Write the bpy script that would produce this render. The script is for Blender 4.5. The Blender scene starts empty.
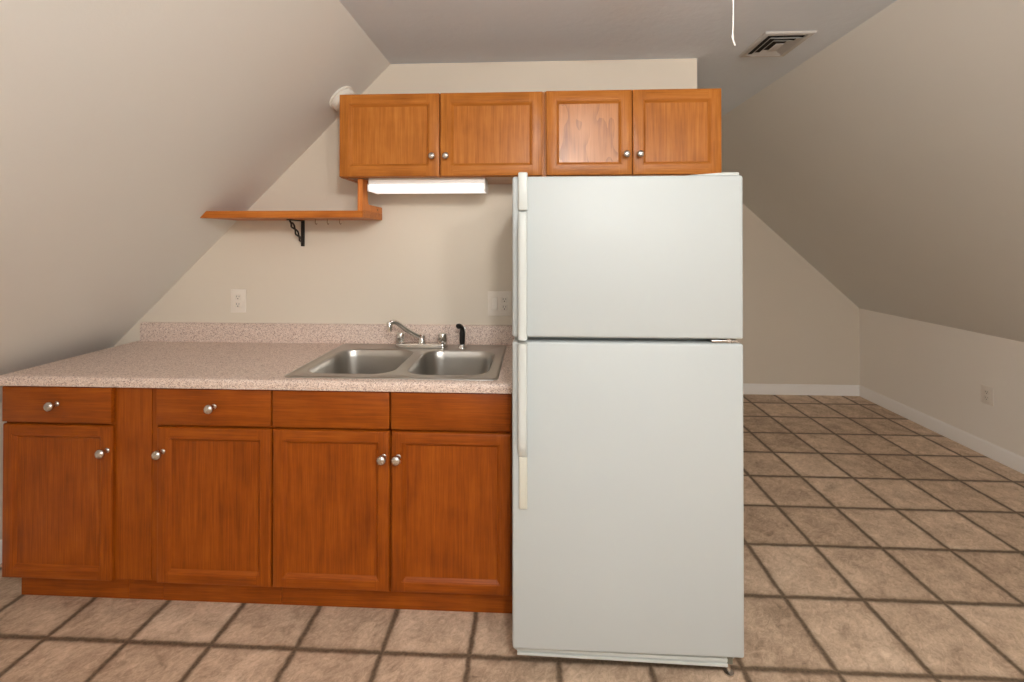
import bpy, bmesh, math, random
from mathutils import Vector, Matrix
random.seed(7)
S = bpy.context.scene
COL = S.collection
PI = math.pi

# ------------------------------------------------------------------ materials
def lin(c):
    return tuple(((v/255)/12.92 if v/255 <= .04045 else ((v/255+.055)/1.055)**2.4) for v in c) + (1,)

def new_mat(name):
    m = bpy.data.materials.new(name); m.use_nodes = True
    nt = m.node_tree; nt.nodes.clear()
    out = nt.nodes.new('ShaderNodeOutputMaterial'); b = nt.nodes.new('ShaderNodeBsdfPrincipled')
    nt.links.new(b.outputs[0], out.inputs[0])
    return m, nt, b

class NB:
    """tiny node helper"""
    def __init__(s, nt): s.nt = nt
    def n(s, t, **kw):
        nd = s.nt.nodes.new('ShaderNode'+t)
        for k, v in kw.items(): setattr(nd, k, v)
        return nd
    def put(s, sock, v):
        if hasattr(v, 'is_output'): s.nt.links.new(v, sock)
        else: sock.default_value = v
    def math(s, op, a, b=0., c=None, clamp=False):
        nd = s.n('Math', operation=op, use_clamp=clamp)
        s.put(nd.inputs[0], a); s.put(nd.inputs[1], b)
        if c is not None: s.put(nd.inputs[2], c)
        return nd.outputs[0]
    def vm(s, op, a, b):
        nd = s.n('VectorMath', operation=op); s.put(nd.inputs[0], a); s.put(nd.inputs[1], b); return nd.outputs[0]
    def obj(s): return s.n('TexCoord').outputs['Object']
    def rnd(s): return s.n('ObjectInfo').outputs['Random']
    def noise(s, vec, scale, detail=3., rough=.55, dist=0.):
        nd = s.n('TexNoise'); s.put(nd.inputs['Vector'], vec)
        nd.inputs['Scale'].default_value = scale; nd.inputs['Detail'].default_value = detail
        nd.inputs['Roughness'].default_value = rough; nd.inputs['Distortion'].default_value = dist
        return nd.outputs[0]
    def ramp(s, f, stops, interp='LINEAR'):
        nd = s.n('ValToRGB'); cr = nd.color_ramp; cr.interpolation = interp
        while len(cr.elements) < len(stops): cr.elements.new(.5)
        for e, (p, c) in zip(cr.elements, stops): e.position = p; e.color = c
        s.put(nd.inputs[0], f); return nd.outputs[0]
    def mix(s, f, a, b, blend='MIX'):
        nd = s.n('Mix', data_type='RGBA', blend_type=blend)
        s.put(nd.inputs[0], f); s.put(nd.inputs[6], a); s.put(nd.inputs[7], b); return nd.outputs[2]
    def bump(s, h, strength, dist):
        nd = s.n('Bump'); nd.inputs['Strength'].default_value = strength; nd.inputs['Distance'].default_value = dist
        s.put(nd.inputs['Height'], h); return nd.outputs[0]

def simple(name, col, rough=.5, metal=0., bump=None, spec=.5, coat=0.):
    m, nt, b = new_mat(name); N = NB(nt)
    b.inputs['Base Color'].default_value = col; b.inputs['Metallic'].default_value = metal
    b.inputs['Specular IOR Level'].default_value = spec
    b.inputs['Coat Weight'].default_value = coat
    f = N.noise(N.obj(), 40., 3.)
    b.inputs['Roughness'].default_value = rough
    nt.links.new(N.math('MULTIPLY_ADD', f, .12, rough-.06), b.inputs['Roughness'])
    if bump:
        nt.links.new(N.bump(N.noise(N.obj(), bump[0], 2.), bump[1], bump[2]), b.inputs['Normal'])
    return m

def wall_mat(name, col, bscale=160., bstr=.12, rough=.75, mottle=.04, bdist=.002, bdet=4.):
    m, nt, b = new_mat(name); N = NB(nt)
    o = N.obj()
    f = N.noise(o, 2.2, 4.)
    c2 = tuple(v*(1-mottle) for v in col[:3]) + (1,)
    nt.links.new(N.mix(f, col, c2), b.inputs['Base Color'])
    b.inputs['Roughness'].default_value = rough
    b.inputs['Specular IOR Level'].default_value = .3
    nt.links.new(N.bump(N.noise(o, bscale, bdet), bstr, bdist), b.inputs['Normal'])
    return m

def wood(name, dark, mid, light, vertical, oak=False, rough=.42, fine=1., spec=.22):
    """grain runs along z (vertical) or along x"""
    m, nt, b = new_mat(name); N = NB(nt)
    o = N.obj(); r = N.rnd()
    comb = N.n('CombineXYZ')
    off = N.math('MULTIPLY', r, 37.)
    N.put(comb.inputs[0], off); N.put(comb.inputs[1], N.math('MULTIPLY', r, 11.)); N.put(comb.inputs[2], N.math('MULTIPLY', r, 23.))
    p = N.vm('ADD', o, comb.outputs[0])
    sc = (1., 1., .07) if vertical else (.07, 1., 1.)
    g = N.vm('MULTIPLY', p, sc)
    streak = N.noise(g, 55., 4., .6)
    fin = N.noise(N.vm('MULTIPLY', p, (1., 1., .025) if vertical else (.025, 1., 1.)), 260., 2.)
    blotch = N.noise(p, 7., 3.)
    v = N.math('MULTIPLY_ADD', streak, .40, N.math('MULTIPLY', fin, .34*fine))
    v = N.math('MULTIPLY_ADD', blotch, .28, v)
    if oak:
        w = N.n('TexWave', wave_type='RINGS', rings_direction='Z' if not vertical else 'X', wave_profile='SAW')
        warp = N.noise(N.vm('MULTIPLY', p, (1., 1., .35) if vertical else (.35, 1., 1.)), 6., 2.)
        wob = N.vm('ADD', N.vm('MULTIPLY', p, (1., 1., .16) if vertical else (.16, 1., 1.)), N.math('MULTIPLY', warp, .10))
        nt.links.new(wob, w.inputs['Vector']); w.inputs['Scale'].default_value = 21.
        w.inputs['Distortion'].default_value = 1.2; w.inputs['Detail'].default_value = 2.
        w.inputs['Detail Scale'].default_value = 1.5
        ww = N.math('POWER', w.outputs['Fac'], 2.5)
        v = N.math('SUBTRACT', v, N.math('MULTIPLY_ADD', ww, .17, -.05))
    colr = N.ramp(v, [(.28, dark), (.51, mid), (.74, light)])
    nt.links.new(colr, b.inputs['Base Color'])
    b.inputs['Roughness'].default_value = rough
    b.inputs['Specular IOR Level'].default_value = spec
    nt.links.new(N.bump(fin, .08, .001), b.inputs['Normal'])
    return m

M = {}
M['wall'] = wall_mat('wall_paint', (.725, .655, .55, 1))
M['knee'] = wall_mat('lightened_wall_paint', (.88, .83, .755, 1))  # wall paint lightened to make up for weak light on the right wall
M['slope'] = wall_mat('slope_paint', (.74, .735, .70, 1), 120., .14)
M['ceil'] = wall_mat('ceiling_paint', (.71, .78, .86, 1), 30., .35, .9, .10, .006, 6.)
M['trim'] = wall_mat('trim_paint', (.90, .87, .83, 1), 60., .05, .45, .02)
lowd, lowm, lowl = lin((98, 42, 4)), lin((140, 67, 8)), lin((168, 90, 20))
M['low_v'] = wood('maple_vertical', lowd, lowm, lowl, True)
M['low_h'] = wood('maple_horizontal', lowd, lowm, lowl, False)
upd, upm, upl = lin((132, 74, 22)), lin((174, 105, 40)), lin((198, 130, 62))
M['up_v'] = wood('oak_vertical', upd, upm, upl, True, rough=.34)
M['up_h'] = wood('oak_horizontal', upd, upm, upl, False, rough=.34)
M['up_p'] = wood('oak_panel', upd, upm, upl, True, rough=.32)
M['up_c'] = wood('oak_cathedral_panel', lin((128, 74, 28)), lin((176, 112, 56)), lin((196, 132, 74)), True, oak=True, rough=.30, spec=.4)
M['shelf_h'] = wood('shelf_wood_horizontal', lin((140, 74, 22)), lin((182, 104, 38)), lin((206, 130, 58)), False)
M['shelf_v'] = wood('shelf_wood_vertical', lin((160, 86, 32)), lin((204, 122, 58)), lin((226, 150, 84)), True)
M['cab_under'] = wood('cabinet_underside', lin((150, 112, 84)), lin((190, 150, 120)), lin((205, 168, 140)), False)
M['fridge'] = simple('fridge_enamel', (.455, .488, .485, 1), .46, bump=(420., .10, .001), spec=.4)
M['fridge_trim'] = simple('fridge_trim_plastic', (.53, .555, .53, 1), .38)
M['fridge_grip'] = simple('fridge_aged_plastic', (.54, .535, .46, 1), .4)
M['gasket'] = simple('door_gasket', (.16, .15, .11, 1), .7)
M['dark'] = simple('dark_void', (.02, .018, .016, 1), .8)
m, nt, b = new_mat('brushed_steel'); N = NB(nt)
b.inputs['Base Color'].default_value = (.50, .485, .45, 1); b.inputs['Metallic'].default_value = 1.
b.inputs['Roughness'].default_value = .31
nt.links.new(N.mix(N.noise(N.obj(), 6., 2.), (.52, .50, .465, 1), (.47, .45, .415, 1)), b.inputs['Base Color'])
M['steel'] = m
M['chrome'] = simple('chrome', (.78, .76, .73, 1), .12, 1.)
M['nickel'] = simple('satin_nickel', (.60, .56, .52, 1), .26, 1.)
M['iron'] = simple('black_iron', (.022, .017, .014, 1), .5, .3)
M['brass'] = simple('aged_brass', (.30, .18, .08, 1), .35, .9)
M['black'] = simple('black_plastic', (.012, .012, .012, 1), .3)
M['plate'] = simple('ivory_plastic', (.81, .745, .66, 1), .35)
M['device'] = simple('ivory_device', (.77, .705, .62, 1), .32)
M['white'] = simple('white_plastic', (.80, .77, .70, 1), .45)
M['white_metal'] = simple('white_enamel_metal', (.82, .79, .76, 1), .4)
M['vent'] = simple('vent_enamel', (.50, .49, .475, 1), .45)
M['cord'] = simple('white_cotton_cord', (.66, .64, .61, 1), .8)

def emit(name, col, st):
    m, nt, b = new_mat(name)
    b.inputs['Base Color'].default_value = (.8, .8, .8, 1)
    b.inputs['Emission Color'].default_value = col; b.inputs['Emission Strength'].default_value = st
    return m
M['tube'] = emit('lit_diffuser', (1., .955, .93, 1), .95)
M['bowl'] = emit('lit_frosted_glass', (1., .95, .88, 1), 2.)
M['bulb'] = emit('lit_bulb', (1., .9, .78, 1), 8.)

# laminate: fine pinkish-grey granite speckle
m, nt, b = new_mat('speckled_laminate'); N = NB(nt)
o = N.obj()
vo = N.n('TexVoronoi'); vo.inputs['Scale'].default_value = 300.; nt.links.new(o, vo.inputs['Vector'])
sep = N.n('SeparateColor'); nt.links.new(vo.outputs['Color'], sep.inputs[0])
sp = N.ramp(sep.outputs[0], [(0., lin((128, 104, 96))), (.14, lin((164, 138, 128))), (.30, lin((209, 188, 174))), (.72, lin((223, 203, 188))), (.92, lin((238, 224, 213)))])
big = N.noise(o, 90., 3.)
nt.links.new(N.mix(N.math('MULTIPLY', big, .5), sp, lin((210, 188, 175))), b.inputs['Base Color'])
b.inputs['Roughness'].default_value = .42
M['laminate'] = m

# floor: square vinyl tiles, dark mortar lines, mottled clay
m, nt, b = new_mat('floor_tiles'); N = NB(nt)
o = N.obj(); xyz = N.n('SeparateXYZ'); nt.links.new(o, xyz.inputs[0])
wob = N.math('MULTIPLY_ADD', N.noise(o, 28., 3.), .014, -.007)
wob2 = N.math('MULTIPLY_ADD', N.noise(N.vm('ADD', o, (5., 3., 1.)), 28., 3.), .014, -.007)
TX, TY, X0, Y0 = .3085, .3275, .006, -.742
ux = N.math('DIVIDE', N.math('SUBTRACT', N.math('ADD', xyz.outputs[0], wob), X0), TX)
uy = N.math('DIVIDE', N.math('SUBTRACT', N.math('ADD', xyz.outputs[1], wob2), Y0), TY)
fx, fy = N.math('FRACT', ux), N.math('FRACT', uy)
dx = N.math('MULTIPLY', N.math('MINIMUM', fx, N.math('SUBTRACT', 1., fx)), TX)
dy = N.math('MULTIPLY', N.math('MINIMUM', fy, N.math('SUBTRACT', 1., fy)), TY)
d = N.math('MINIMUM', dx, dy)
mr = N.n('MapRange', interpolation_type='SMOOTHSTEP'); nt.links.new(d, mr.inputs[0])
mr.inputs[1].default_value = .0025; mr.inputs[2].default_value = .0165
tile = mr.outputs[0]
cell = N.n('CombineXYZ'); N.put(cell.inputs[0], N.math('FLOOR', ux)); N.put(cell.inputs[1], N.math('FLOOR', uy))
wn = N.n('TexWhiteNoise'); nt.links.new(cell.outputs[0], wn.inputs['Vector'])
wsep = N.n('SeparateColor'); nt.links.new(wn.outputs['Color'], wsep.inputs[0])
jit = N.vm('MULTIPLY', wn.outputs['Color'], (9., 9., 9.))
po = N.vm('ADD', o, jit)
a1 = N.noise(po, 9., 6., .65, .4)
rot = N.n('VectorRotate'); rot.inputs['Angle'].default_value = .75; nt.links.new(po, rot.inputs['Vector'])
a2 = N.noise(N.vm('MULTIPLY', rot.outputs[0], (1., .55, 1.)), 46., 5., .72, 1.2)
a3 = N.noise(po, 160., 2.)
v = N.math('ADD', N.math('MULTIPLY', a1, .46), N.math('ADD', N.math('MULTIPLY', a2, .42), N.math('MULTIPLY', a3, .12)))
v = N.math('ADD', v, N.math('MULTIPLY_ADD', wsep.outputs[0], .10, -.05))
tc = N.ramp(v, [(.30, lin((128, 107, 88))), (.44, lin((182, 156, 132))), (.55, lin((211, 185, 159))), (.70, lin((242, 220, 196)))])
edge = N.n('MapRange', interpolation_type='SMOOTHSTEP'); nt.links.new(d, edge.inputs[0])
edge.inputs[1].default_value = .006; edge.inputs[2].default_value = .035
tc = N.mix(N.math('MULTIPLY_ADD', edge.outputs[0], -.28, .28), tc, lin((134, 111, 92)))
gc = N.ramp(N.noise(o, 120., 3.), [(.3, lin((84, 68, 53))), (.7, lin((122, 102, 82)))])
nt.links.new(N.mix(tile, gc, tc), b.inputs['Base Color'])
b.inputs['Roughness'].default_value = .55
b.inputs['Specular IOR Level'].default_value = .35
h = N.math('ADD', N.math('MULTIPLY', tile, 1.), N.math('MULTIPLY', v, .5))
nt.links.new(N.bump(h, .5, .003), b.inputs['Normal'])
M['floor'] = m

# ------------------------------------------------------------------ geometry helpers
def add_box(bm, x0, x1, y0, y1, z0, z1, bev=0., seg=2, mi=0):
    t = bmesh.new()
    vs = [t.verts.new(p) for p in ((x0,y0,z0),(x1,y0,z0),(x1,y1,z0),(x0,y1,z0),(x0,y0,z1),(x1,y0,z1),(x1,y1,z1),(x0,y1,z1))]
    for f in ((3,2,1,0),(4,5,6,7),(0,1,5,4),(1,2,6,5),(2,3,7,6),(3,0,4,7)): t.faces.new([vs[i] for i in f])
    if bev: bmesh.ops.bevel(t, geom=list(t.edges), offset=bev, segments=seg, profile=.5, affect='EDGES')
    merge(bm, t, mi)

def merge(bm, t, mi=None):
    mp = {}
    for v in t.verts: mp[v] = bm.verts.new(v.co)
    for f in t.faces:
        try:
            nf = bm.faces.new([mp[v] for v in f.verts])
            nf.material_index = f.material_index if mi is None else mi
        except ValueError: pass
    t.free()

def add_prism(bm, poly, axis, a, b, bev=0., seg=2):
    """poly: 2-D points; axis 0: (y,z) extruded along x, 1: (x,z) along y, 2: (x,y) along z"""
    def P(p, t): return {0:(t,p[0],p[1]), 1:(p[0],t,p[1]), 2:(p[0],p[1],t)}[axis]
    t = bmesh.new()
    A = [t.verts.new(P(p,a)) for p in poly]; B = [t.verts.new(P(p,b)) for p in poly]
    n = len(poly)
    t.faces.new(A); t.faces.new(B[::-1])
    for i in range(n): t.faces.new((A[i], B[i], B[(i+1)%n], A[(i+1)%n]))
    bmesh.ops.recalc_face_normals(t, faces=list(t.faces))
    if bev: bmesh.ops.bevel(t, geom=list(t.edges), offset=bev, segments=seg, profile=.5, affect='EDGES')
    merge(bm, t)

def add_lathe(bm, prof, M4, n=20):
    """prof: (radius, height) list about local z, placed with matrix M4"""
    rings = []
    for r, h in prof:
        if r < 1e-6: rings.append([bm.verts.new(M4 @ Vector((0,0,h)))])
        else: rings.append([bm.verts.new(M4 @ Vector((r*math.cos(2*PI*k/n), r*math.sin(2*PI*k/n), h))) for k in range(n)])
    for a, b in zip(rings, rings[1:]):
        if len(a) == 1 and len(b) == 1: continue
        for k in range(n):
            k2 = (k+1) % n
            if len(a) == 1: bm.faces.new((a[0], b[k2], b[k])) 
            elif len(b) == 1: bm.faces.new((a[k], a[k2], b[0]))
            else: bm.faces.new((a[k], a[k2], b[k2], b[k]))
    for rg, fl in ((rings[0], True), (rings[-1], False)):
        if len(rg) > 1: bm.faces.new(rg[::-1] if fl else rg)

def add_tube(bm, pts, rad, n=10):
    pts = [Vector(p) for p in pts]
    rads = rad if isinstance(rad, (list, tuple)) else [rad]*len(pts)
    rings = []; up = None
    for i, p in enumerate(pts):
        d = (pts[min(i+1, len(pts)-1)] - pts[max(i-1, 0)]).normalized()
        if up is None:
            up = Vector((0,0,1)) if abs(d.z) < .9 else Vector((1,0,0))
        u = (up - d*up.dot(d)).normalized(); w = d.cross(u); up = u
        rings.append([bm.verts.new(p + rads[i]*(math.cos(2*PI*k/n)*u + math.sin(2*PI*k/n)*w)) for k in range(n)])
    for a, b in zip(rings, rings[1:]):
        for k in range(n): bm.faces.new((a[k], a[(k+1)%n], b[(k+1)%n], b[k]))
    bm.faces.new(rings[0][::-1]); bm.faces.new(rings[-1])

def smooth_path(pts, k=6):
    pts = [Vector(p) for p in pts]; out = []
    P = [pts[0]] + pts + [pts[-1]]
    for i in range(1, len(P)-2):
        a, b, c, d = P[i-1:i+3]
        for j in range(k):
            t = j/k
            out.append(.5*((2*b) + (c-a)*t + (2*a-5*b+4*c-d)*t*t + (3*b-a-3*c+d)*t**3))
    out.append(pts[-1]); return out

def place(loc, axis):
    """matrix whose local z points along axis"""
    q = Vector((0,0,1)).rotation_difference(Vector(axis).normalized())
    return Matrix.Translation(Vector(loc)) @ q.to_matrix().to_4x4()

def root_loc(p):
    L = Vector((0,0,0))
    while p is not None: L = L + p.location; p = p.parent
    return L

def obj(name, bm, mats, parent=None, smooth=True, ang=40, base=None):
    if not isinstance(mats, (list, tuple)): mats = [mats]
    bmesh.ops.recalc_face_normals(bm, faces=list(bm.faces))
    L = root_loc(parent) if parent else (Vector(base) if base else Vector((0,0,0)))
    bmesh.ops.translate(bm, verts=list(bm.verts), vec=-L)
    me = bpy.data.meshes.new(name); bm.to_mesh(me); bm.free()
    for x in mats: me.materials.append(x)
    if smooth:
        for p in me.polygons: p.use_smooth = True
        me.set_sharp_from_angle(angle=math.radians(ang))
    o = bpy.data.objects.new(name, me); COL.objects.link(o)
    if parent: o.parent = parent
    else: o.location = L
    return o

def tag(o, label, cat, group=None):
    o['label'] = label; o['category'] = cat
    if group: o['group'] = group
    return o

def thing(name, label, cat, loc, group=None):
    o = bpy.data.objects.new(name, None); COL.objects.link(o)
    o.location = loc; o.empty_display_size = .1
    return tag(o, label, cat, group)

def copy_tree(o, parent=None):
    c = o.copy(); COL.objects.link(c)
    if parent: c.parent = parent
    for ch in list(o.children): copy_tree(ch, c)
    return c

def struct(name, bm, mat, smooth=False):
    o = obj(name, bm, mat, smooth=smooth); o['kind'] = 'structure'; return o

# ------------------------------------------------------------------ room shell
XL, XR = -1.85, 3.572           # knee walls
ZL, ZR = .716, .812             # knee wall heights
CX0, CX1, ZC = -.200, 1.915, 2.352   # flat ceiling strip
YF, YB = -6.4, 2.12             # wall behind the camera, far wall
T = .1
bm = bmesh.new(); add_box(bm, XL-T, XR+T, YF-T, YB+T, -.1, 0); struct('floor', bm, M['floor'])
bm = bmesh.new(); add_box(bm, CX0-.05, CX1+.05, YF-T, YB+T, ZC, ZC+.1); struct('ceiling', bm, M['ceil'])
def slope(name, a, b):
    d = Vector((b[0]-a[0], b[1]-a[1])).normalized(); n = Vector((-d.y, d.x))
    if n.y < 0: n = -n
    n *= T
    bm = bmesh.new(); add_prism(bm, [a, b, (b[0]+n.x, b[1]+n.y), (a[0]+n.x, a[1]+n.y)], 1, YF-T, YB+T)
    struct(name, bm, M['slope'])
slope('wall_left_slope', (XL, ZL), (CX0, ZC))
slope('wall_right_slope', (XR, ZR), (CX1, ZC))
bm = bmesh.new(); add_box(bm, XL-T, XL, YF-T, YB+T, 0, ZL); struct('wall_left', bm, M['wall'])
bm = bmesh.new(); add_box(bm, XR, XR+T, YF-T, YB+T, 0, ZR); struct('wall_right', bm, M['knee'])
gable = [(XL, 0), (XR, 0), (XR, ZR), (CX1, ZC), (CX0, ZC), (XL, ZL)]
bm = bmesh.new(); add_prism(bm, gable, 1, YB, YB+T); struct('wall_far', bm, M['wall'])
bm = bmesh.new(); WX0, WX1, WZ0, WZ1 = .3, 1.9, 1.25, 2.2
add_prism(bm, [(XL, 0), (WX0, 0), (WX0, ZC), (CX0, ZC), (XL, ZL)], 1, YF-T, YF)
add_prism(bm, [(WX1, 0), (XR, 0), (XR, ZR), (CX1, ZC), (WX1, ZC)], 1, YF-T, YF)
add_box(bm, WX0, WX1, YF-T, YF, 0, WZ0); add_box(bm, WX0, WX1, YF-T, YF, WZ1, ZC)
struct('wall_front', bm, M['wall'])
PX = 1.353
bm = bmesh.new()
add_prism(bm, [(XL, 0), (PX, 0), (PX, ZC), (CX0, ZC), (XL, ZL)], 1, 0, .115)
add_box(bm, PX-.115, PX, .115, YB, 0, ZC)
struct('wall_back', bm, M['wall'])
bm = bmesh.new()
for a, b in ((WX0, WX0+.05), ((WX0+WX1)/2-.02, (WX0+WX1)/2+.02), (WX1-.05, WX1)): add_box(bm, a, b, YF-.07, YF-.02, WZ0, WZ1)
for a, b in ((WZ0, WZ0+.05), ((WZ0+WZ1)/2-.02, (WZ0+WZ1)/2+.02), (WZ1-.05, WZ1)): add_box(bm, WX0, WX1, YF-.069, YF-.021, a, b)
struct('fill_window_1', bm, M['trim'])  # unseen window, added behind the camera for soft frontal fill
def base_prof(s, at):   # (offset, z) pairs, s = direction into the room
    return [(at, 0), (at+s*.014, 0), (at+s*.014, .082), (at+s*.010, .092), (at+s*.004, .098), (at, .098)]
bm = bmesh.new(); add_prism(bm, base_prof(-1, XR), 1, YF, YB); struct('baseboard_right', bm, M['trim'], True)
bm = bmesh.new(); add_prism(bm, base_prof(1, XL), 1, YF, 0); struct('baseboard_left', bm, M['trim'], True)
bm = bmesh.new(); add_prism(bm, base_prof(-1, YB), 0, PX, XR); struct('baseboard_far', bm, M['trim'], True)

# ------------------------------------------------------------------ cabinet pieces
def door_frame(x0, x1, z0, z1, yf, th, rail, big):
    """stiles run full height, rails sit between them; bead moulding round the panel"""
    bm = bmesh.new(); e = .010 if big else .005
    loops = [(0, th), (0, e*.75), (e*.3, e*.28), (e, 0), (rail-.015, 0), (rail-.0135, .0018), (rail-.011, .0018), (rail-.001, .0118), (rail, .0125), (rail, th)]
    R = []; s = rail+.0004
    for ins, dy in loops:
        y = yf+dy
        R.append([bm.verts.new(p) for p in ((x0+ins,y,z0+ins),(x0+s,y,z0+ins),(x1-s,y,z0+ins),(x1-ins,y,z0+ins),(x1-ins,y,z1-ins),(x1-s,y,z1-ins),(x0+s,y,z1-ins),(x0+ins,y,z1-ins))])
    R.append(R[0])
    for a, b in zip(R, R[1:]):
        for k in range(8):
            f = bm.faces.new((a[k], a[(k+1)%8], b[(k+1)%8], b[k])); f.material_index = 1 if k in (1, 5) else 0
    return bm

def knob(parent, x, y, z, k=1.):
    bm = bmesh.new()
    prof = [(.0085, 0), (.0088, .002), (.006, .004), (.0048, .010), (.0052, .016), (.0095, .019), (.0145, .0225), (.0158, .027), (.0145, .0315), (.010, .0350), (.005, .0364), (0, .0368)]
    add_lathe(bm, prof, place((x, y, z), (0, -1, 0)), 20)
    if k != 1.: bmesh.ops.scale(bm, vec=(k, k, k), space=Matrix.Translation((-x, -y, -z)), verts=list(bm.verts))
    return obj('knob', bm, M['nickel'], parent, ang=60)

def cab_door(parent, x0, x1, z0, z1, yf, rail, kx, kz, style, pm=None):
    v, h, p = (M['low_v'], M['low_h'], M['low_v']) if style == 'low' else (M['up_v'], M['up_h'], M['up_p'])
    p = pm or p
    d = obj('door', door_frame(x0, x1, z0, z1, yf, .019, rail, style == 'low'), [v, h], parent, ang=30)
    bm = bmesh.new(); add_box(bm, x0+rail-.0005, x1-rail+.0005, yf+.0115, yf+.0165, z0+rail-.0005, z1-rail+.0005)
    obj('panel', bm, p, d, smooth=False)
    knob(d, kx, yf, kz, 1.15 if style == 'low' else 1.)
    return d

FB, DB = -.610, -.630     # base cabinet frame plane, door front plane
def base_cabinet(x0, x1, label, fronts):
    c = thing('base_cabinet', label, 'cabinet', ((x0+x1)/2, -.30, 0), 'maple base cabinets under the countertop')
    bm = bmesh.new()
    add_box(bm, x0+.001, x0+.017, -.590, -.004, .122, .8755); add_box(bm, x1-.017, x1-.001, -.590, -.004, .122, .8755)
    add_box(bm, x0+.017, x1-.017, -.590, -.004, .122, .138); add_box(bm, x0+.017, x1-.017, -.010, -.004, .138, .8755)
    obj('carcass', bm, M['low_v'], c, smooth=False)
    bm = bmesh.new()
    add_box(bm, x0+.0005, x0+.03, FB, -.5905, .122, .8755, .001); add_box(bm, x1-.03, x1-.0005, FB, -.5905, .122, .8755, .001)
    add_box(bm, x0+.03, x1-.03, FB, -.5905, .845, .8755, .001, mi=1); add_box(bm, x0+.03, x1-.03, FB, -.5905, .7, .745, .001, mi=1)
    add_box(bm, x0+.03, x1-.03, FB, -.5905, .122, .16, .001, mi=1)
    if len(fronts) > 1: add_box(bm, (x0+x1)/2-.02, (x0+x1)/2+.02, FB, -.5905, .16, .845, .001)
    obj('face_frame', bm, [M['low_v'], M['low_h']], c, smooth=False)
    bm = bmesh.new(); add_box(bm, x0+.0005, x1-.0005, -.553, -.535, 0.0005, .1215, .0015)
    obj('toe_kick', bm, M['low_h'], c, smooth=False)
    for (a, b, side, pull) in fronts:
        bm = bmesh.new(); add_box(bm, a, b, DB, FB-.0003, .732, .8705, .0035, 2)
        dr = obj('drawer_front', bm, M['low_h'], c, ang=30)
        if pull: knob(dr, (a+b)/2+.004, DB, .806, 1.15)
        kx = (b-.014 if pull else b-.020) if side == 'r' else a+.028
        cab_door(c, a, b, .123, .7225, DB, .054, kx, .630, 'low')
    return c
base_cabinet(-1.545, -1.088, 'leftmost maple base cabinet with one knobbed drawer and door, under the low slope', [(-1.541, -1.094, 'r', True)])
base_cabinet(-.9445, -.458, 'maple base cabinet with one drawer and one door right of the plain filler board', [(-.913, -.4605, 'l', True)])
base_cabinet(-.4575, .4565, 'wide maple sink cabinet with two knobless drawer fronts over two doors', [(-.4545, -.004, 'r', False), (.003, .4535, 'l', False)])
bm = bmesh.new(); add_box(bm, -1.0875, -.945, -.612, -.594, .122, .8755, .0012)
f = thing('filler_panel', 'plain narrow maple filler board between the two left base cabinets', 'panel', (-1.016, -.6, 0))
obj('board', bm, M['low_v'], f, smooth=False)
bm = bmesh.new(); add_box(bm, -1.0875, -.945, -.553, -.535, .0005, .1215, .0015); obj('toe_kick', bm, M['low_h'], f, smooth=False)
bm = bmesh.new(); add_box(bm, -1.0875, -.945, -.594, -.5531, .1225, .140); obj('cleat', bm, M['low_h'], f, smooth=False)

# countertop with rolled front edge and backsplash
ct = thing('countertop', 'long speckled pinkish grey laminate countertop with sink cutout over the base cabinets', 'countertop', (-.53, -.32, .876))
CL, CR = -1.545, .459
bm = bmesh.new()
nose = [(-.585, .876), (-.640, .876)] + [(-.645+.005-.005*math.cos(a), .881-.005*math.sin(a)) for a in (PI/4*1, 0)] + \
       [(-.645+.014-.014*math.cos(a), .900+.014*math.sin(a)) for a in (0, PI/8, PI/4, 3*PI/8, PI/2)] + [(-.585, .914)]
add_prism(bm, nose, 0, CL, CR)
add_box(bm, CL, -.405, -.585, -.0005, .876, .914)
add_box(bm, .380, CR, -.585, -.0005, .876, .914)
add_box(bm, -.405, .380, -.060, -.0005, .876, .914)
obj('slab', bm, M['laminate'], ct, ang=30)
bm = bmesh.new()
add_prism(bm, [(-.0005, .9142), (-.020, .9142), (-.020, 1.004), (-.0175, 1.0095), (-.012, 1.012), (-.0005, 1.012)], 0, -1.522, CR)
obj('backsplash', bm, M['laminate'], ct, ang=30)

# ------------------------------------------------------------------ sink
def rrect(x0, x1, y0, y1, r, n=8):
    out = []
    for cx, cy, a0 in ((x1-r, y1-r, 0), (x0+r, y1-r, PI/2), (x0+r, y0+r, PI), (x1-r, y0+r, 3*PI/2)):
        for k in range(n+1):
            a = a0 + PI/2*k/n; out.append((cx+r*math.cos(a), cy+r*math.sin(a)))
    return out
sk = thing('kitchen_sink', 'stainless steel double bowl drop in sink set in the countertop', 'sink', (-.01, -.32, .914))
SX0, SX1, SY0, SY1 = -.428, .403, -.612, -.036
bowls = [(-.386, -.020, -.556, -.142), (.024, .362, -.556, -.150)]
bm = bmesh.new()
def ring(pts, z): return [bm.verts.new((p[0], p[1], z)) for p in pts]
def bridge(a, b):
    n = len(a)
    for i in range(n): bm.faces.new((a[i], a[(i+1)%n], b[(i+1)%n], b[i]))
def outer(ins): return rrect(SX0+ins, SX1-ins, SY0+ins, SY1-ins, .022)
o0 = ring(outer(0), .9144); o1 = ring(outer(.002), .9185); o2 = ring(outer(.007), .9205); o3 = ring(outer(.013), .9195); o4 = ring(outer(.018), .9168)
bridge(o0, o1); bridge(o1, o2); bridge(o2, o3); bridge(o3, o4)
tops = [ring(rrect(*b, .085), .9168) for b in bowls]
edges = []
for lp in [o4]+tops:
    for i in range(len(lp)):
        e = bm.edges.get((lp[i], lp[(i+1)%len(lp)])) or bm.edges.new((lp[i], lp[(i+1)%len(lp)])); edges.append(e)
bmesh.ops.triangle_fill(bm, use_beauty=True, use_dissolve=False, edges=edges, normal=(0,0,1))
obj_rim = obj('rim', bm, M['steel'], sk, ang=50)
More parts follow.
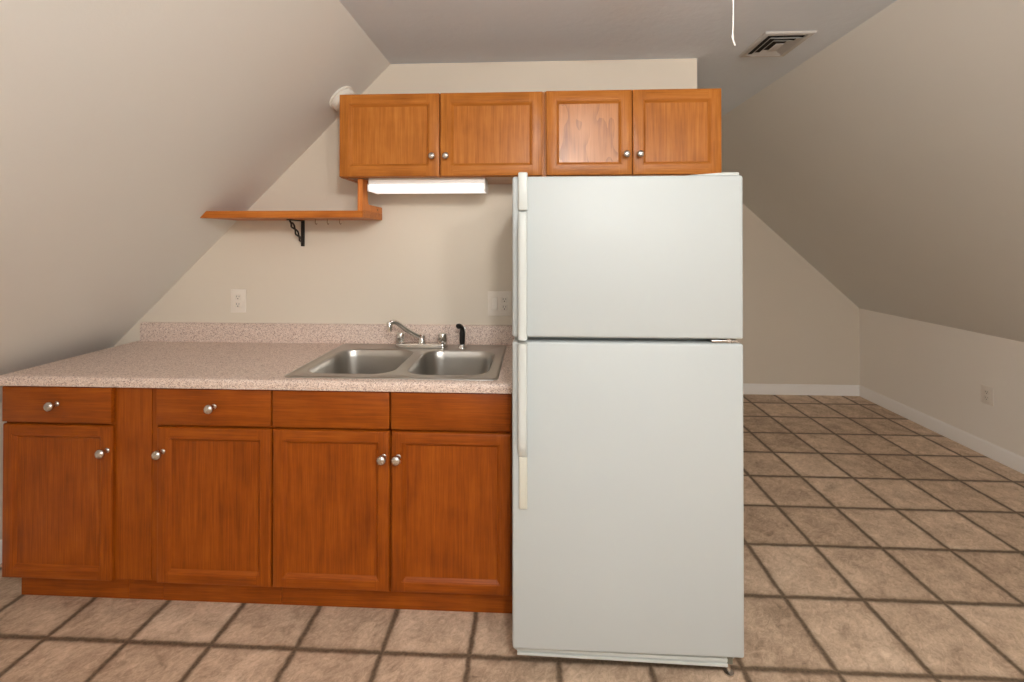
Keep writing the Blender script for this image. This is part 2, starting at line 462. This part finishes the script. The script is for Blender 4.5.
for b in bowls:
    bm = bmesh.new()
    def br(ins, z, r): return ring(rrect(b[0]+ins, b[1]-ins, b[2]+ins, b[3]-ins, r), z)
    L = [br(0, .9168, .085), br(.003, .9150, .083), br(.006, .910, .081), br(.010, .880, .079), br(.017, .790, .075)]
    for k in range(1, 6):
        a = PI/2*k/5; L.append(br(.017+.045*(1-math.cos(a)), .790-.04*math.sin(a), .075-.02*(k/5)))
    L.append(br(.14, .747, .02))
    for u, w in zip(L, L[1:]): bridge(u, w)
    bm.faces.new(L[-1])
    bo = obj('bowl', bm, M['steel'], sk, ang=70)
    bm = bmesh.new(); cx, cy = (b[0]+b[1])/2, (b[2]+b[3])/2
    add_lathe(bm, [(.055, .7475), (.055, .7495), (.045, .7505), (.038, .7478), (.012, .7478), (.010, .757), (0, .758)], Matrix.Translation((cx, cy, 0)), 24)
    obj('drain', bm, M['chrome'], bo, ang=50)

# faucet
fc = thing('faucet', 'chrome two handle kitchen faucet with long spout on the sink ledge', 'faucet', (-.012, -.092, .917))
bm = bmesh.new(); add_prism(bm, rrect(-.143, .114, -.119, -.065, .025, 6), 2, .9172, .937, .004, 2); obj('deck_plate', bm, M['chrome'], fc)
for hx in (-.118, .090):
    bm = bmesh.new()
    add_lathe(bm, [(.022, .9372), (.022, .942), (.0195, .945), (.0215, .948), (.0235, .956), (.0235, .982), (.0215, .9865), (.008, .988), (0, .988)], Matrix.Translation((hx, -.092, 0)), 14)
    obj('handle', bm, M['chrome'], fc, ang=25)
bm = bmesh.new()
add_lathe(bm, [(.020, .9372), (.020, .946), (.017, .952), (.0165, .975), (.012, .980), (0, .981)], Matrix.Translation((-.012, -.092, 0)), 20)
obj('spout_hub', bm, M['chrome'], fc)
bm = bmesh.new()
path = smooth_path([(-.012, -.092, .962), (-.035, -.108, .978), (-.075, -.135, 1.008), (-.112, -.160, 1.044), (-.126, -.170, 1.052), (-.138, -.178, 1.052), (-.144, -.183, 1.045)], 6)
add_tube(bm, path, [.0120]*4 + [.0112]*(len(path)-4), 14)
obj('spout', bm, M['chrome'], fc, ang=60)
bm = bmesh.new()
add_lathe(bm, [(.0115, 1.012), (.0115, 1.024), (.014, 1.026), (.014, 1.052), (.010, 1.058), (0, 1.059)], Matrix.Translation((-.145, -.184, 0)), 18)
obj('aerator', bm, M['chrome'], fc, ang=40)
# side sprayer
sp = thing('side_sprayer', 'black pull out side sprayer in its chrome collar right of the faucet', 'sprayer', (.188, -.094, .917))
bm = bmesh.new(); add_lathe(bm, [(.024, .9172), (.024, .920), (.019, .926), (.016, .934), (0, .934)], Matrix.Translation((.188, -.094, 0)), 20); obj('collar', bm, M['chrome'], sp)
bm = bmesh.new()
add_tube(bm, smooth_path([(.188, -.094, .9345), (.188, -.095, .955), (.189, -.096, .985), (.189, -.098, 1.005), (.184, -.106, 1.020), (.176, -.120, 1.027), (.172, -.127, 1.027)], 5),
         [.0125, .0125, .0125, .013, .0135, .0135, .0135, .0135, .0138, .014, .014, .014, .0135, .013, .0125, .012, .0115, .011, .011, .011, .011, .0115, .012, .0125, .0125, .0125, .0125, .0125, .0125, .0125, .0125][:31], 14)
obj('body', bm, M['black'], sp, ang=60)
bm = bmesh.new(); add_box(bm, .195, .205, -.101, -.091, .985, 1.018, .003); obj('trigger', bm, M['chrome'], sp)

# ------------------------------------------------------------------ wall cabinets
UB, UD = -.305, -.325
def wall_cabinet(x0, x1, z0, z1, label, doors, pms=(None, None)):
    c = thing('wall_cabinet', label, 'cabinet', ((x0+x1)/2, -.15, z0), 'oak wall cabinets')
    bm = bmesh.new()
    add_box(bm, x0, x0+.016, -.29, -.001, z0, z1); add_box(bm, x1-.016, x1, -.29, -.001, z0, z1)
    add_box(bm, x0+.016, x1-.016, -.29, -.001, z1-.016, z1)
    add_box(bm, x0+.016, x1-.016, -.012, -.001, z0+.012, z1-.016)
    obj('carcass', bm, M['up_v'], c, smooth=False)
    bm = bmesh.new(); add_box(bm, x0+.0162, x1-.0162, -.2898, -.0122, z0+.004, z0+.018); obj('bottom_panel', bm, M['cab_under'], c, smooth=False)
    bm = bmesh.new()
    add_box(bm, x0, x0+.036, UB, -.2902, z0, z1, .001); add_box(bm, x1-.036, x1, UB, -.2902, z0, z1, .001)
    add_box(bm, x0+.036, x1-.036, UB, -.2902, z0, z0+.036, .001, mi=1); add_box(bm, x0+.036, x1-.036, UB, -.2902, z1-.036, z1, .001, mi=1)
    mx = (doors[0][1]+doors[1][0])/2
    add_box(bm, mx-.02, mx+.02, UB, -.2902, z0+.036, z1-.036, .001)
    obj('face_frame', bm, [M['up_v'], M['up_h']], c, smooth=False)
    for (a, b, side), pm in zip(doors, pms):
        cab_door(c, a, b, z0+.003, z1-.003, UD, .057, b-.027 if side == 'r' else a+.027, z0+.088, 'up', pm)
wall_cabinet(-.332, .5835, 1.723, 2.0965, 'wider oak two door wall cabinet above the under cabinet light and sink', [(-.330, .1195, 'r'), (.1265, .5755, 'l')])
wall_cabinet(.5845, 1.346, 1.7235, 2.0985, 'narrower oak two door wall cabinet above the white refrigerator', [(.592, .9625, 'r'), (.9665, 1.3435, 'l')], (M['up_c'], None))

# under-cabinet light
ul = thing('under_cabinet_light', 'lit white fluorescent strip light fixed beneath the left wall cabinet', 'light', (.04, -.2, 1.727))
bm = bmesh.new(); add_box(bm, -.218, .317, -.266, -.135, 1.6985, 1.7265, .002); obj('housing', bm, M['white_metal'], ul)
bm = bmesh.new(); add_prism(bm, [(-.266, 1.6965), (-.272, 1.694), (-.270, 1.674), (-.262, 1.667), (-.150, 1.667), (-.140, 1.676), (-.138, 1.6965)], 0, -.2135, .312); obj('diffuser', bm, M['tube'], ul, ang=25)
for ex0, ex1 in ((-.221, -.214), (.3125, .320)):
    bm = bmesh.new(); add_box(bm, ex0, ex1, -.273, -.134, 1.665, 1.6983, .002); obj('end_cap', bm, M['white_metal'], ul)

# ------------------------------------------------------------------ shelf, bracket, hooks
sh = thing('wall_shelf', 'long narrow wooden shelf running from the slope to an upright under the wall cabinet', 'shelf', (-.62, -.14, 1.546))
bm = bmesh.new()
add_prism(bm, [(-1.010, 1.546), (-.242, 1.546), (-.242, 1.578), (-.980, 1.578)], 1, -.275, -.001, .0012, 1)
obj('board', bm, M['shelf_h'], sh, smooth=False)
bm = bmesh.new()
L = [(-.2745, 1.5785), (-.0015, 1.5785), (-.0015, 1.611), (-.185, 1.611), (-.197, 1.615), (-.204, 1.626), (-.205, 1.640), (-.205, 1.7225), (-.2745, 1.7225)]
add_prism(bm, L, 0, -.2655, -.2425, .0012, 1)
obj('upright', bm, M['shelf_v'], sh, smooth=False)
bm = bmesh.new(); add_lathe(bm, [(.005, 0), (.005, .001), (.003, .0018), (0, .0018)], place((-.2424, -.072, 1.595), (1, 0, 0)), 12); obj('screw', bm, M['brass'], sh)

bk = thing('shelf_bracket', 'small black wrought iron bracket with a twisted brace under the wooden shelf', 'bracket', (-.659, -.07, 1.41))
bm = bmesh.new(); add_box(bm, -.668, -.650, -.148, -.0012, 1.5405, 1.5456, .0012); obj('top_arm', bm, M['iron'], bk)
bm = bmesh.new(); add_box(bm, -.668, -.650, -.0075, -.0010, 1.412, 1.5403, .0012); obj('wall_leg', bm, M['iron'], bk)
bm = bmesh.new()
A, B = Vector((-.659, -.132, 1.5385)), Vector((-.659, -.011, 1.432)); D = (B-A)
U = Vector((1,0,0)); W = D.normalized().cross(U)
for ph in (0, PI):
    pts = []
    for k in range(41):
        t = k/40; r = .010*min(1, 6*t, 6*(1-t))*(.55+.45*abs(math.sin(3*PI*t)))
        a = ph + t*3*PI
        pts.append(A + D*t + r*(math.cos(a)*U*.6 + math.sin(a)*W))
    add_tube(bm, pts, .0042, 8)
obj('twisted_brace', bm, M['iron'], bk, ang=60)
hl = ['small brass cup hook under the shelf nearest the black bracket', 'small brass cup hook under the shelf, the middle of three', 'small brass cup hook under the shelf nearest the upright']
proto = None
for k, hx in enumerate((-.536, -.476, -.414)):
    if proto is None:
        bm = bmesh.new()
        pts = [(0, 0, -.0002), (0, 0, -.008)] + [(0.004*math.sin(a*.5), -.0085*math.sin(a), -.0145+.0085*math.cos(a)-.002) for a in [PI*j/8 for j in range(0, 12)]]
        add_tube(bm, [(hx+p[0], -.12+p[1], 1.546+p[2]) for p in pts], .0015, 8)
        add_lathe(bm, [(.004, 0), (.004, -.001), (.0015, -.0022)], Matrix.Translation((hx, -.12, 1.5458)), 10)
        proto = ho = obj('cup_hook', bm, M['brass'], base=(hx, -.12, 1.5458), ang=60)
    else:
        ho = proto.copy(); COL.objects.link(ho); ho.location = (hx, -.12, 1.5458)
    tag(ho, hl[k], 'hook', 'cup hooks under the shelf')

# ------------------------------------------------------------------ refrigerator
FX0, FX1, FY = .467, 1.214, -.820
fr = thing('refrigerator', 'large white top freezer refrigerator standing right of the sink cabinet', 'refrigerator', (.84, -.4, 0))
bm = bmesh.new(); add_box(bm, FX0+.004, FX1-.004, -.752, -.04, .035, 1.640, .006, 2); obj('body', bm, M['fridge'], fr)
bm = bmesh.new(); add_box(bm, FX0+.012, FX1-.012, -.7655, -.7522, .115, 1.1015, .002); add_box(bm, FX0+.012, FX1-.012, -.7655, -.7522, 1.126, 1.635, .002); obj('gasket', bm, M['gasket'], fr)
bm = bmesh.new(); add_box(bm, FX0, FX1, FY, -.766, 1.121, 1.652, .009, 3); fd = obj('freezer_door', bm, M['fridge'], fr)
bm = bmesh.new(); add_box(bm, FX0, FX1, FY, -.766, .098, 1.1065, .009, 3); rd = obj('fridge_door', bm, M['fridge'], fr)
def grip(z0, z1, hx0=.488, hx1=.517, out=.034, taper_top=True, taper_bot=True):
    """vertical pull: bowed bar, thin where it meets the door"""
    bm = bmesh.new(); n = 24; rows = []
    for k in range(n+1):
        t = k/n; z = z0+(z1-z0)*t
        f = 1.
        if taper_bot: f = min(f, math.sin(min(1, t/.16)*PI/2))
        if taper_top: f = min(f, math.sin(min(1, (1-t)/.16)*PI/2))
        yo = FY-.004-out*(.22+.78*f)
        yi = min(FY-.0002, yo+.016) if f > .85 else FY-.0002
        yi = FY-.0002 - (0 if f < .5 else (f-.5)*2*(out*.55))
        w = hx1-hx0; pr = [(hx0, yi), (hx0, yo+.006), (hx0+.004, yo+.0015), (hx0+.010, yo), (hx1-.010, yo), (hx1-.003, yo+.003), (hx1, yo+.009), (hx1, FY-.0002)]
        rows.append([bm.verts.new((p[0], p[1], z)) for p in pr])
    for a, b in zip(rows, rows[1:]):
        for i in range(8): bm.faces.new((a[i], a[(i+1)%8], b[(i+1)%8], b[i]))
    bm.faces.new(rows[0][::-1]); bm.faces.new(rows[-1])
    return bm
h1 = obj('handle', grip(1.119, 1.533, taper_bot=False), M['fridge_trim'], fd, ang=40)
bm = bmesh.new(); add_box(bm, .487, .518, FY-.016, FY-.0002, 1.5385, 1.664, .005, 3); obj('handle_cap', bm, M['fridge_trim'], fd)
h2 = obj('handle', grip(.734, 1.108, taper_top=False), M['fridge_trim'], rd, ang=40)
bm = bmesh.new(); add_box(bm, .489, .517, FY-.010, FY-.0002, .562, .732, .004, 3); obj('handle_trim', bm, M['fridge_grip'], rd)
bm = bmesh.new()
add_prism(bm, [(1.03, 1.6525), (1.206, 1.6525), (1.206, 1.662), (1.16, 1.662)], 1, -.808, -.700, .002, 2); obj('top_hinge_cover', bm, M['fridge_trim'], fr)
bm = bmesh.new(); add_box(bm, 1.115, 1.200, -.812, -.755, 1.1095, 1.1165, .0015); add_lathe(bm, [(.011, 1.1072), (.011, 1.1205)], Matrix.Translation((1.172, -.800, 0)), 16); obj('centre_hinge', bm, M['nickel'], fr)
# toe grille with two long slots
bm = bmesh.new()
add_prism(bm, [(.482, .0835), (1.172, .0805), (1.172, .0895), (.482, .0925)], 1, -.784, -.770, .002, 1)
add_prism(bm, [(.482, .0560), (1.172, .0450), (1.172, .0555), (.482, .0645)], 1, -.792, -.770, .002, 2)
add_prism(bm, [(.482, .0675), (1.172, .0585), (1.172, .0700), (.482, .0765)], 1, -.789, -.770, .002, 2)
add_box(bm, .482, .494, -.786, -.770, .058, .092, .002); add_box(bm, 1.160, 1.172, -.786, -.770, .048, .089, .002); obj('toe_grille', bm, M['fridge_trim'], fr)
bm = bmesh.new(); add_box(bm, .490, 1.196, -.7695, -.7522, .036, .094); obj('grille_back', bm, M['gasket'], fr, smooth=False)
for wx in (.520, 1.178):
    bm = bmesh.new(); add_lathe(bm, [(.020, -.010), (.022, -.008), (.022, .008), (.020, .010)], place((wx, -.690, .0225), (1, 0, 0)), 18); add_box(bm, wx-.018, wx+.018, -.705, -.670, .030, .045, .002); obj('roller', bm, M['nickel'], fr)
for wx, wy in ((.520, -.715), (1.186, -.762)):
    bm = bmesh.new(); add_lathe(bm, [(.016, 0.0003), (.016, .006), (.006, .009), (.006, .05)], Matrix.Translation((wx, wy, 0)), 14); obj('levelling_foot', bm, M['nickel'], fr)
for wx in (.55, 1.13):
    bm = bmesh.new(); add_lathe(bm, [(.020, -.010), (.022, -.008), (.022, .008), (.020, .010)], place((wx, -.12, .0225), (1, 0, 0)), 18); obj('roller', bm, M['nickel'], fr)

# ------------------------------------------------------------------ outlets and switch
def duplex(bm_plate_parent, to_world, dz):
    """receptacle faces and their slots; to_world(u, v, w): u across, v up, w out of the wall"""
    def slab(u0, u1, v0, v1, w0, w1, bev):
        bm = bmesh.new(); add_box(bm, u0, u1, -w1, -w0, v0, v1, bev)
        for v in bm.verts: v.co = to_world(v.co.x, v.co.z, -v.co.y)
        return bm
    for s in (dz, -dz):
        f = obj('receptacle', slab(-.0165, .0165, s-.0145, s+.0145, .006, .0085, .003), M['device'], bm_plate_parent)
        bm = bmesh.new()
        for u, hgt in ((-.0065, .0085), (.0065, .007)):
            add_box(bm, u-.0011, u+.0011, -.0089, -.0083, s+.002-hgt/2+.002, s+.002+hgt/2+.002)
        add_lathe(bm, [(.0028, .0083), (.0028, .0089)], place((0, 0, s-.0075), (0, -1, 0)), 12)
        for v in bm.verts:
            c = v.co.copy()
            v.co = to_world(c.x, c.z, -c.y)
        obj('slot', bm, M['dark'], f, smooth=False)
def plate(parent, to_world, hw, hh):
    bm = bmesh.new(); add_box(bm, -hw, hw, -.0060, -.0006, -hh, hh, .0022, 3)
    for v in bm.verts:
        c = v.co.copy(); v.co = to_world(c.x, c.z, -c.y)
    return obj('cover_plate', bm, M['plate'], parent)
def wall_y(cx, cz): return lambda u, v, w: Vector((cx+u, -w, cz+v))
def wall_x(cy, cz): return lambda u, v, w: Vector((XR-w, cy-u, cz+v))
o1 = thing('wall_outlet', 'ivory duplex outlet on the back wall above the counter, left of the sink', 'outlet', (-1.002, 0, 1.127), 'wall outlets')
tw = wall_y(-1.002, 1.127); plate(o1, tw, .041, .061); duplex(o1, tw, .0195)
o2 = thing('wall_outlet', 'ivory duplex outlet low on the right knee wall above the baseboard', 'outlet', (XR, .902, .408), 'wall outlets')
tw = wall_x(.902, .408); plate(o2, tw, .040, .060); duplex(o2, tw, .0195)
o3 = thing('switch_plate', 'ivory double wall plate with rocker switch and outlet beside the refrigerator', 'switch', (.365, 0, 1.122))
tw = wall_y(.365, 1.122); plate(o3, tw, .061, .062)
tw2 = wall_y(.389, 1.122); duplex(o3, tw2, .0195)
bm = bmesh.new(); add_box(bm, -.0165, .0165, -.0085, -.006, -.0335, .0335, .002)
for v in bm.verts: v.co = wall_y(.339, 1.122)(v.co.x, v.co.z, -v.co.y)
rf = obj('rocker_frame', bm, M['device'], o3)
bm = bmesh.new(); add_prism(bm, [(-.0085, -.030), (-.0145, -.030), (-.0105, 0), (-.0095, .030), (-.0085, .030)], 0, -.0135, .0135, .0008, 1)
for v in bm.verts: v.co = wall_y(.339, 1.122)(v.co.x, v.co.z, -v.co.y)
obj('rocker', bm, M['plate'], rf)

# ------------------------------------------------------------------ ceiling vent, smoke detector, pull-cord lamp
vt = thing('ceiling_vent', 'square white metal air vent with stepped louvres in the flat ceiling', 'vent', (1.655, -.152, ZC))
VX0, VX1, VY0, VY1 = 1.547, 1.766, -.286, -.020
def sq(bm, ins, z): return [bm.verts.new(p) for p in ((VX0+ins, VY0+ins, z), (VX1-ins, VY0+ins, z), (VX1-ins, VY1-ins, z), (VX0+ins, VY1-ins, z))]
def shell(bm, spec):
    R = [sq(bm, i, z) for i, z in spec]; R.append(R[0])
    for a, b in zip(R, R[1:]):
        for k in range(4): bm.faces.new((a[k], a[(k+1)%4], b[(k+1)%4], b[k]))
bm = bmesh.new(); shell(bm, [(0, ZC-.0003), (.002, ZC-.006), (.006, ZC-.009), (.024, ZC-.009), (.026, ZC-.007), (.026, ZC-.0003)]); obj('frame', bm, M['vent'], vt)
bm = bmesh.new(); add_box(bm, VX0+.0262, VX1-.0262, VY0+.0262, VY1-.0262, ZC-.0015, ZC-.0003); obj('duct_opening', bm, M['dark'], vt, smooth=False)
for k in range(2):
    i = .034+.027*k
    bm = bmesh.new(); shell(bm, [(i, ZC-.0165), (i+.0015, ZC-.0175), (i+.0185, ZC-.005), (i+.017, ZC-.004)]); obj('louvre', bm, M['vent'], vt, smooth=False)
bm = bmesh.new(); add_box(bm, VX0+.091, VX1-.091, VY0+.091, VY1-.091, ZC-.018, ZC-.0155, .001); obj('centre_plate', bm, M['vent'], vt)

sl = Vector((CX0-XL, 0, ZC-ZL)).normalized(); nrm = Vector((sl.z, 0, -sl.x))
sx = -.408; dc = Vector((sx, -.125, ZL+(sx-XL)*(ZC-ZL)/(CX0-XL)))
sd = thing('smoke_detector', 'round white detector on the left slope half hidden behind the wall cabinet corner', 'detector', dc)
bm = bmesh.new(); add_lathe(bm, [(.070, .0006), (.070, .010), (.066, .012)], place(dc, nrm), 32); obj('mounting_ring', bm, M['white'], sd)
bm = bmesh.new(); add_lathe(bm, [(.063, .0122), (.064, .030), (.058, .038), (.040, .042), (.038, .038), (.020, .038), (.018, .042), (0, .043)], place(dc, nrm), 32); obj('cover', bm, M['white'], sd, ang=35)

LX, LY = .86, -1.30
lp = thing('ceiling_lamp', 'round ceiling lamp with a white pull cord hanging beside the square vent', 'lamp', (LX, LY, ZC))
bm = bmesh.new(); add_lathe(bm, [(.17, ZC-.0005), (.17, ZC-.016), (.160, ZC-.026), (.130, ZC-.030), (0, ZC-.030)], Matrix.Translation((LX, LY, 0)), 36); obj('pan', bm, M['white'], lp)
bm = bmesh.new(); add_lathe(bm, [(.150, ZC-.0305), (.148, ZC-.045), (.125, ZC-.072), (.080, ZC-.090), (.030, ZC-.098), (0, ZC-.099)], Matrix.Translation((LX, LY, 0)), 36); obj('glass_bowl', bm, M['bowl'], lp)
bm = bmesh.new()
pts = smooth_path([(1.0225, -1.26, ZC-.020), (1.0220, -1.22, 2.25), (1.0220, -1.201, 2.10), (1.0226, -1.2, 2.0), (1.0216, -1.2, 1.950), (1.0210, -1.2, 1.930), (1.0262, -1.2, 1.912)], 5)
add_tube(bm, pts, [.0015]*(len(pts)-9)+[.0017, .0024, .0028, .0024, .0019, .0019, .0021, .0021, .0016], 8)
obj('pull_cord', bm, M['cord'], lp, ang=60)

for gx, gy, gl in ((.8, -2.75, 'ceiling lamp with round glass globe nearest the camera'), (1.75, -3.5, 'added fill lamp with round glass globe farther behind the camera')):  # the farther globe is unseen, added to brighten the right of the room
    lamp2 = thing('globe_lamp', gl, 'lamp', (gx, gy, ZC), 'globe lamps behind the camera')
    bm = bmesh.new(); add_lathe(bm, [(.075, ZC-.0005), (.075, ZC-.015), (.055, ZC-.030), (0, ZC-.030)], Matrix.Translation((gx, gy, 0)), 28); obj('holder', bm, M['white'], lamp2)
    bm = bmesh.new(); add_lathe(bm, [(.045, ZC-.0305), (.075, ZC-.06), (.085, ZC-.095), (.070, ZC-.135), (.035, ZC-.158), (0, ZC-.163)], Matrix.Translation((gx, gy, 0)), 28); obj('globe', bm, M['bulb'], lamp2)

# ------------------------------------------------------------------ lights
def point(name, loc, watts, col, rad):
    l = bpy.data.lights.new(name, 'POINT'); l.energy = watts; l.color = col; l.shadow_soft_size = rad
    o = bpy.data.objects.new(name, l); COL.objects.link(o); o.location = loc; return o
point('far_fill_light', (1.75, -3.5, 2.10), 58, (1., .965, .925), .10)  # added fill for the right slope, knee wall and far wall
point('globe_light', (.8, -2.75, 2.12), 80, (1., .965, .925), .09)
point('bowl_light', (LX, LY, 2.20), 3.2, (1., .96, .90), .05)
al = bpy.data.lights.new('window_fill_light', 'AREA'); al.shape = 'RECTANGLE'; al.size = WX1-WX0; al.size_y = WZ1-WZ0; al.energy = 22; al.color = (.90, .97, 1.)  # broad frontal fill set in the added window
ao = bpy.data.objects.new('window_fill_light', al); COL.objects.link(ao); ao.location = ((WX0+WX1)/2, YF-.09, (WZ0+WZ1)/2); ao.rotation_euler = (PI/2, 0, 0)
w = bpy.data.worlds.new('room_world'); S.world = w; w.use_nodes = True
w.node_tree.nodes['Background'].inputs[0].default_value = (.8, .85, 1., 1)
w.node_tree.nodes['Background'].inputs[1].default_value = 1.

# ------------------------------------------------------------------ camera
cam = bpy.data.cameras.new('camera'); co = bpy.data.objects.new('camera', cam); COL.objects.link(co)
cam.sensor_fit = 'HORIZONTAL'; cam.sensor_width = 36.; cam.lens = 461.12/1024*36
cam.shift_x = 0.; cam.shift_y = -102.76/1024
cam.clip_start = .02
co.location = (.5395, -2.3402, 1.4369); co.rotation_euler = (PI/2+.007, 0, .0481)
S.camera = co
S.view_settings.view_transform = 'Standard'; S.view_settings.look = 'None'
S.view_settings.exposure = 0.; S.view_settings.gamma = 1.; S.view_settings.use_curve_mapping = False
S.cycles.max_bounces = 10; S.cycles.diffuse_bounces = 6
